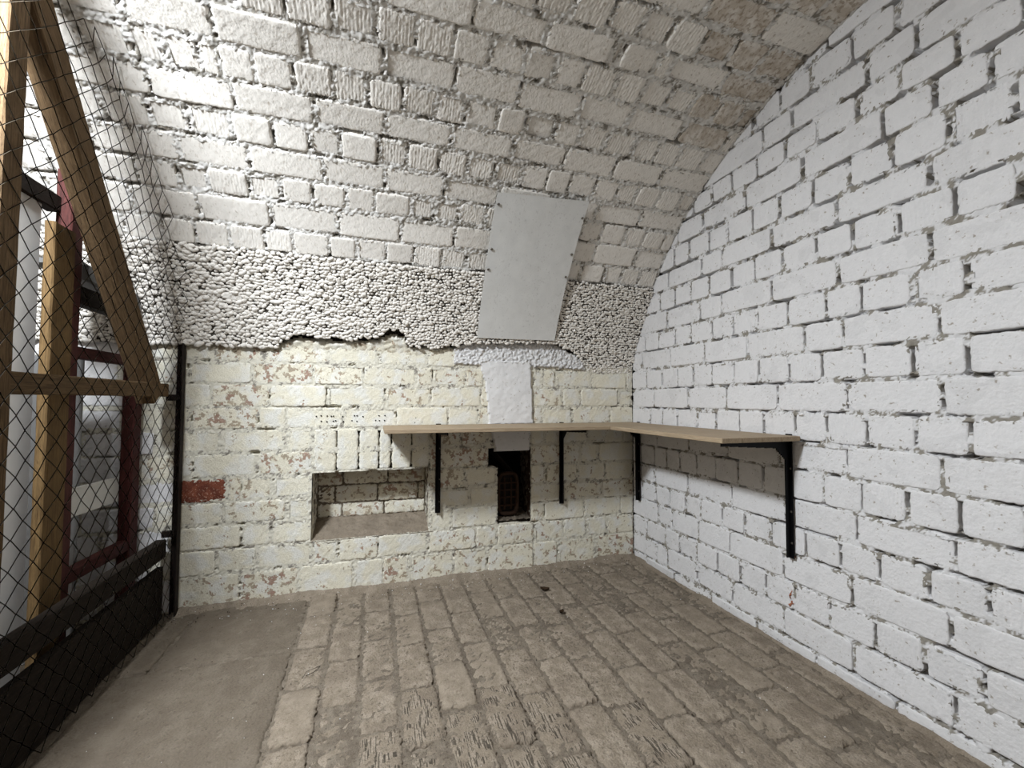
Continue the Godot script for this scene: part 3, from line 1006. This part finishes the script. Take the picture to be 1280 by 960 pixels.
func build_band():
	# pebbled concrete between the wall and the first course of the vault
	var poly := PackedVector2Array()
	for e in BAND_EDGE: poly.append(Vector2(e[0], e[1]))
	poly.append(Vector2(0.02, 1.14))
	poly.append(Vector2(-3.4, 1.14))
	var w := obj("trim_1", coat_mesh(VAULT, poly, .011, .012, .005, 30, 0.0, .006), M.concrete)  # dark concrete; its colour makes the gaps between pebbles black
	tag(w, "band of white painted pebbled concrete at the springing of the vault", "wall", "", "structure")
	var sm := PackedVector2Array()
	for q in 12: sm.append(Vector2(-2.37 + .06 * cos(TAU * q / 12), .9 + .03 * sin(TAU * q / 12)))
	obj("smeared_patch", coat_mesh(VAULT, sm, .008, .021, .004, 30, 0.0, .01), M.vault_paint, w)
	# pebble shapes
	var shapes := []
	for v in 4:
		var P := PackedVector3Array()
		for j in 7:
			for i in 10:
				var th := PI * j / 6.0
				var ph := TAU * i / 9.0
				var d := Vector3(sin(th) * cos(ph), cos(th), sin(th) * sin(ph))
				var r := 1.0 + .28 * na.get_noise_3dv(d * .9 + Vector3(v * 9, 0, 0))
				P.append(d * r * Vector3(1, .82, .9))
		shapes.append(grid_mesh(P, 10, 7))
	var all := []
	var t := .54
	var row := 0
	while t < 1.15:
		var step := .0165
		var x := -3.4 + (row % 2) * .008
		while x < 0.0:
			var big := lerpf(.0118, .0084, clampf((x + 2.5) / 2.0, 0, 1)) if x > -2.5 else .0118
			step = big * 1.8
			var px := x + rng.randf_range(-.005, .005)
			var pt := t + rng.randf_range(-.005, .005)
			x += step
			if pt < band_low(px) - .004 or pt > 1.143 + .006 * na.get_noise_2d(px * 9, 3): continue
			if px > -1.1 and px < -.625 and pt > .775: continue
			var size := big * rng.randf_range(.68, 1.35)
			# smeared smooth patch
			if absf(px + 2.37) < .045 and absf(pt - .9) < .018: continue
			all.append([size, px, pt])
		t += .0152
		row += 1
	all.sort_custom(func(a, b): return a[0] > b[0])
	var xf := [[], [], [], []]
	var count := 0
	for q in all.size():
		var p: Array = all[q]
		var th: float = p[2] / VR
		var b := Basis(Vector3.RIGHT, Vector3(0, cos(th), sin(th)), Vector3(0, -sin(th), cos(th))) * Basis(Vector3.BACK, rng.randfn() * .5) * Basis.from_scale(Vector3(rng.randf_range(.95, 1.4), rng.randf_range(.82, 1.1), .85) * p[0]) * Basis.from_euler(Vector3(rng.randi() % 2 * PI, rng.randi() % 2 * PI, rng.randi() % 2 * PI))
		var tr := Transform3D(b, sp(VAULT, p[1], p[2], .014 + rng.randf_range(-.002, .005)))
		if count < 300 and p[1] > -2.6:
			count += 1
			var o := obj("pebble", shapes[q % 4], M.pebble, w)
			o.transform = tr
		else: xf[q % 4].append(tr)
	for v in 4:
		var mm := MultiMesh.new()
		mm.transform_format = MultiMesh.TRANSFORM_3D
		mm.mesh = shapes[v]
		mm.instance_count = xf[v].size()
		for i in xf[v].size(): mm.set_instance_transform(i, xf[v][i])
		var mi := MultiMeshInstance3D.new()
		mi.name = "small_pebbles"
		mi.multimesh = mm
		mi.material_override = M.pebble
		w.add_child(mi, true)
		tag(mi, "", "", "", "stuff")

func build_floor():
	var w := structure("floor", box_grid(FLOOR, -2.72, .02, -3.4, .02, -.0045, .0095, .012), M.dirt, "worn dusty brick floor with concrete slabs", "floor")
	var st := begin()
	add_cbox(st, Vector3(5.6, .2, 3.9), .005, Vector3(-2.6, -.135, 1.6))
	obj("core", st.commit(), M.dirt, w)
	for c in FLOOR_COLUMNS:
		for i in c[2].size() - 1:
			var z0: float = c[2][i]
			var z1: float = c[2][i + 1]
			var mid := (z0 + z1) / 2
			var m := brick_mesh(FLOOR, c[0], c[1], -z1, -z0, {"gap": .004, "rough": .0055, "uneven": .0032, "round": .014, "edge": .012, "deep": .03, "lift": .001, "cell": .012})
			if not m: continue
			var k := rng.randf()
			var mt: Material = M.floor0 if k < .45 else (M.floor1 if k < .7 else M.floor2)
			if c[0] > -1.75 and c[0] < -.7 and mid > 1.0 and mid < 1.75 and rng.randf() < .6: mt = M.floor3
			if c[0] > -.65 and k < .8: mt = M.floor0
			obj("paver", m, mt, w)
	for s in [[-2.5, -1.992, .0, .53], [-2.62, -1.992, .53, 1.75], [-2.62, -2.5, .0, .53], [-2.62, -1.992, 1.75, 2.95]]:
		var m := brick_mesh(FLOOR, s[0], s[1], -s[3], -s[2], {"gap": .004, "rough": .007, "uneven": .001, "round": .014, "edge": .012, "deep": .03, "lift": .002, "cell": .02})
		obj("slab", m, M.slab, w)
	# the floor beyond the fence and behind the viewer
	obj("plain_floor", box_grid(FLOOR, -5.3, -2.6, -3.45, .02, -.004, .005, .06), M.dirt, w)
	# dirt swept against the foot of the back wall and of the right wall
	var P := PackedVector3Array()
	for i in 221:
		var x := -2.62 + 2.62 * i / 220.0
		for j in 9:
			var v := j / 8.0
			var wd := .07 + .035 * na.get_noise_2d(x * 3, 1)
			var h := (.03 + .018 * na.get_noise_2d(x * 4, 7)) * pow(1 - v, 1.6) - .004 * v
			P.append(Vector3(x, h + .004 * nb.get_noise_2d(x * 60, v * 5), -.01 + v * wd))
	var Q := PackedVector3Array()
	for j in 9:
		for i in 221: Q.append(P[i * 9 + 8 - j])
	obj("swept_dirt", grid_mesh(Q, 221, 9), M.floor0, w)
	Q = PackedVector3Array()
	for j in 7:
		for i in 201:
			var z := 2.9 * i / 200.0
			var v := j / 6.0
			var wd := .035 + .02 * na.get_noise_2d(z * 3, 21)
			var h := (.018 + .012 * na.get_noise_2d(z * 4, 27)) * pow(v, 1.6) - .004 * (1 - v)
			Q.append(Vector3(.008 - (1 - v) * wd, h + .003 * nb.get_noise_2d(z * 60, v * 5), z))
	obj("swept_dirt", grid_mesh(Q, 201, 7), M.floor0, w)

# ---------------------------------------------------------------- shelf
func board(called: String, label: String, a: Vector3, size: Vector3, along_x: bool):
	# a board glued up from staves; a is its low corner
	var t := thing(called, label, "shelf", a + Vector3(size.x / 2, 0, size.z / 2))
	var L := size.x if along_x else size.z
	var Wd := size.z if along_x else size.x
	var n := 4
	for q in n:
		var w := Wd / n
		var off := -Wd / 2 + w * (q + .5)
		var st := begin()
		add_cbox(st, Vector3(w - .0006, L, size.y), .0018)
		var o := obj("stave", st.commit(), M.oak, t)
		if along_x: o.transform = Transform3D(Basis(Vector3(0, 0, 1), Vector3(1, 0, 0), Vector3(0, 1, 0)), Vector3(0, size.y / 2, off))
		else: o.transform = Transform3D(Basis(Vector3(1, 0, 0), Vector3(0, 0, 1), Vector3(0, -1, 0)), Vector3(off, size.y / 2, 0))

func bracket(label: String, at: Vector3, turn: float, reach: float):
	# upright flat bar on the wall, arm under the board, a gusset in the corner
	var t := thing("shelf_bracket", label, "bracket", at, "black shelf brackets")
	t.rotation.y = turn
	var st := begin()
	add_cbox(st, Vector3(.03, .52, .006), .0015, Vector3(0, -.235, .008))
	add_cbox(st, Vector3(.005, .47, .022), .001, Vector3(0, -.255, .022))
	obj("upright", st.commit(), M.black_metal, t)
	st = begin()
	add_cbox(st, Vector3(.03, .005, reach), .001, Vector3(0, -.0035, reach / 2 + .004))
	var n := 8
	for q in n:
		var u := (q + .5) / n
		add_cbox(st, Vector3(.005, .032 - .02 * u, reach / n + .001), .0005, Vector3(0, -.006 - (.032 - .02 * u) / 2, .006 + reach * u))
	obj("arm", st.commit(), M.black_metal, t)
	st = begin()
	for q in 6:
		add_cbox(st, Vector3(.0055, .05 - .0075 * q, .0085), .0005, Vector3(0, -.03 - (.05 - .0075 * q) / 2, .034 + .008 * q))
	obj("gusset", st.commit(), M.black_metal, t)
	for y in [-.43, -.3, -.12]:
		st = begin()
		add_cbox(st, Vector3(.008, .008, .004), .0015, Vector3(.008, y, .0125))
		obj("screw", st.commit(), M.screw, t)

func build_shelf():
	board("shelf_board", "long oak shelf board along the back wall over the niche", Vector3(-1.64, .889, .02), Vector3(1.62, .02, .395), true)
	board("shelf_board", "shorter oak shelf board fixed along the white right wall", Vector3(-.42, .889, .4165), Vector3(.4, .02, .823), false)
	bracket("black steel bracket at the niche end of the long shelf", Vector3(-1.326, .889, .004), 0, .34)
	bracket("black steel bracket beside the flue hole under the long shelf", Vector3(-.536, .889, .004), 0, .34)
	bracket("black steel bracket on the right wall in the shelf corner", Vector3(-.004, .889, .085), -PI / 2, .34)
	bracket("black steel bracket under the free end of the shorter shelf", Vector3(-.004, .889, 1.18), -PI / 2, .36)

# ---------------------------------------------------------------- fence
func vault_y(z: float) -> float:
	var q := VR * VR - pow(z - VZ, 2)
	return VY + sqrt(maxf(q, 0))

func build_fence():
	var t := thing("wire_fence", "chain-link fence on a rough timber frame beside the back wall", "fence", Vector3(-2.61, 0, .9))
	var o := -t.position
	var X := -2.655
	beam("rail", Vector3(X, 1.095, .09) + o, Vector3(X, 1.095, 2.2) + o, .045, .062, M.timber, t)
	beam("rail", Vector3(X, .335, .06) + o, Vector3(X, .345, 2.2) + o, .045, .085, M.dark_timber, t)
	beam("sill_board", Vector3(X, .125, .06) + o, Vector3(X, .125, 2.2) + o, .03, .25, M.dark_timber, t)
	beam("post", Vector3(X, 0, 1.115) + o, Vector3(X, 2.37, 1.105) + o, .09, .07, M.timber, t)
	beam("post", Vector3(X - .02, 0, 2.18) + o, Vector3(X - .02, 2.4, 2.18) + o, .09, .09, M.timber, t)
	beam("brace", Vector3(X - .01, 1.06, .19) + o, Vector3(X - .01, 2.31, 1.06) + o, .07, .1, M.timber, t)
	# steel angle against the back wall
	var st := begin()
	add_cbox(st, Vector3(.036, 1.33, .005), .001, Vector3(-2.612, .665, .012) + o)
	add_cbox(st, Vector3(.005, 1.33, .036), .001, Vector3(-2.596, .665, .03) + o)
	obj("angle_post", st.commit(), M.iron, t)
	for y in [.4, 1.06]:
		st = begin()
		add_cbox(st, Vector3(.05, .03, .02), .002, Vector3(-2.63, y, .05) + o)
		obj("clamp", st.commit(), M.iron, t)
	# the wire: interlinked zigzags
	var P := PackedVector3Array()
	var N := PackedVector3Array()
	var I := PackedInt32Array()
	var wz := .0415
	var hy := .041
	var cols := int(2.15 / wz)
	for c in cols:
		var pts := []
		var rows := int(2.45 / hy)
		for r in rows:
			var z := .035 + c * wz + (wz if (r + c) % 2 == 0 else 0.0)
			var y := .02 + r * hy
			# the netting sags and bulges a little
			z += .012 * na.get_noise_2d(y * 1.2, c * .06) + (.05 - .02 * y) * .25
			y += .012 * na.get_noise_2d(z * 1.4, 50) + .05 * (z - .8) * .2
			var x := -2.6 + .014 * na.get_noise_2d(z * 1.1, y * 1.1) + (.0018 if (r % 2 == 0) else -.0018)
			# towards the vault the cut edge is bent out into the room
			var top := vault_y(z)
			if y > top - .03:
				x += clampf((y - top + .03) * .35, 0, .09)
				if y > top + .16 * clampf(1.1 - z, .1, 1) or y > 2.3:
					break
				z = maxf(z, .03)
				# keep it in front of the bricks
				var need := VZ - sqrt(maxf(VR * VR - pow(y - VY, 2), 0)) + .03
				if y - VY < VR - .02: z = maxf(z, need)
				else: break
			pts.append(Vector3(x, y, z) + o)
		if pts.size() > 2: add_wire(P, N, I, pts, .0013)
	var wire := obj("wire_netting", arrays_mesh(P, N, I), M.wire, t)
	tag(wire, "rusty chain-link wire netting")

# ---------------------------------------------------------------- what stands beyond the fence
func build_neighbour():
	var X := -2.79
	var t := thing("red_frame", "dark red painted timber frame standing behind the wire fence", "frame", Vector3(X, 0, .3))
	var o := -t.position
	beam("post", Vector3(X, 0, .545) + o, Vector3(X, 1.9, .545) + o, .05, .07, M.red_timber, t)
	beam("post", Vector3(X, 0, .055) + o, Vector3(X, 1.5, .055) + o, .05, .07, M.red_timber, t)
	beam("rail", Vector3(X, 1.23, .09) + o, Vector3(X, 1.23, .51) + o, .04, .045, M.red_timber, t)
	beam("rail", Vector3(X, .37, .09) + o, Vector3(X, .38, .51) + o, .04, .05, M.red_timber, t)
	beam("rail", Vector3(X, 1.45, .0) + o, Vector3(X, 1.45, .51) + o, .05, .07, M.dark_timber, t)
	beam("board", Vector3(X - .035, .63, .02) + o, Vector3(X - .035, .645, .56) + o, .018, .115, M.white_board, t)
	var wp := thing("white_panel", "tall white board panel behind the wire fence", "panel", Vector3(X - .03, 0, 1.1))
	beam("sheet", Vector3(0, .06, 0), Vector3(0, 1.735, 0), .018, .9, M.white_board, wp, .0)
	beam("top_rail", Vector3(.0, 1.765, -.52), Vector3(.0, 1.77, .6), .045, .06, M.dark_timber, wp)
	var pl := thing("brown_plank", "upright yellow-brown plank leaning on the red frame", "plank", Vector3(X + .035, 0, .64))
	beam("plank", Vector3(0, .01, .0), Vector3(0, 1.66, .0), .022, .1, M.bright_timber, pl)
	beam("batten", Vector3(.0, .01, .06), Vector3(0, 1.66, .06), .03, .02, M.bright_timber, pl)
	var up := thing("shade_board", "added grey board shading the back wall behind the red frame", "board", Vector3(-3.17, 0, .31))  # added blocker that shades the wall beyond the red frame
	beam("sheet", Vector3(0, .0, 0), Vector3(0, 1.23, 0), .64, .02, M.grey_board, up, .0)
	var gs := thing("grey_slab", "grey board lying on the dark rail behind the fence", "board", Vector3(X, 1.49, .25))
	beam("sheet", Vector3(-.06, .03, -.24), Vector3(-.06, .085, .25), .16, .02, M.grey_board, gs)
	beam("edge_strip", Vector3(.03, .012, -.24), Vector3(.03, .05, .25), .02, .06, M.grey_board, gs)

# ---------------------------------------------------------------- small things on the floor
func leaf_mesh(L: float, curl: float) -> ArrayMesh:
	var P := PackedVector3Array()
	for j in 9:
		var v := j / 8.0
		var wd := L * .34 * sin(PI * clampf(v * .92 + .04, 0, 1))
		for i in 7:
			var u := i / 6.0 * 2 - 1
			P.append(Vector3(u * wd, curl * (u * u * .6 + pow(v - .5, 2) * 1.3) + .002 * na.get_noise_2d(u * 3, v * 6), (v - .5) * L))
	var B := PackedVector3Array()
	for j in 9:
		for i in 7: B.append(P[j * 7 + i])
	return grid_mesh(B, 7, 9)

func build_small_things():
	var a := obj("dry_leaf", leaf_mesh(.05, .018), M.leaf, self, Vector3(-.775, .006, .317))
	a.rotation.y = 1.1
	tag(a, "dark curled dry leaf on the floor under the shelf corner", "leaf")
	var b := obj("dry_leaf", leaf_mesh(.035, .012), M.leaf, self, Vector3(-.79, .006, .576))
	b.rotation.y = -1.0
	tag(b, "small dark leaf scrap on the bricks before the shelf", "leaf")
	var tw := thing("wire_loop", "thin bent wire lying on the floor bricks by the slab", "wire", Vector3(-1.9, .006, .73))
	var P := PackedVector3Array()
	var N := PackedVector3Array()
	var I := PackedInt32Array()
	add_wire(P, N, I, [Vector3(-.03, .004, .03), Vector3(-.02, .008, -.005), Vector3(.01, .007, -.02), Vector3(.025, .006, -.03), Vector3(.018, .005, -.01), Vector3(-.0, .006, .01), Vector3(-.02, .006, .02)], .0009)
	obj("strand", arrays_mesh(P, N, I), M.iron, tw)
	# crumbs of plaster and grit
	var shape := BoxMesh.new()
	var st := begin()
	add_cbox(st, Vector3(1, .7, .85), .28)
	var cm := st.commit()
	for kind in 2:
		var mm := MultiMesh.new()
		mm.transform_format = MultiMesh.TRANSFORM_3D
		mm.mesh = cm
		var n := 220 if kind == 0 else 420
		mm.instance_count = n
		for i in n:
			var x := rng.randf_range(-2.6, -.03)
			var z := rng.randf_range(.03, 2.4)
			if rng.randf() < .6: z = .03 + absf(rng.randfn()) * .09
			var s := rng.randf_range(.0016, .0042) * (1.6 if z < .15 and rng.randf() < .2 else 1.0)
			mm.set_instance_transform(i, Transform3D(Basis.from_euler(Vector3(rng.randf(), rng.randf() * TAU, rng.randf())).scaled(Vector3.ONE * s), Vector3(x, .004 + s * .3 + .02 * clampf(1 - z / .08, 0, 1), z)))
		var mi := MultiMeshInstance3D.new()
		mi.name = "plaster_crumbs" if kind == 0 else "grit"
		mi.multimesh = mm
		mi.material_override = M.crumb if kind == 0 else M.leaf
		add_child(mi, true)
		tag(mi, "white crumbs of fallen plaster scattered over the floor" if kind == 0 else "dark grit scattered over the floor", "debris", "", "stuff")
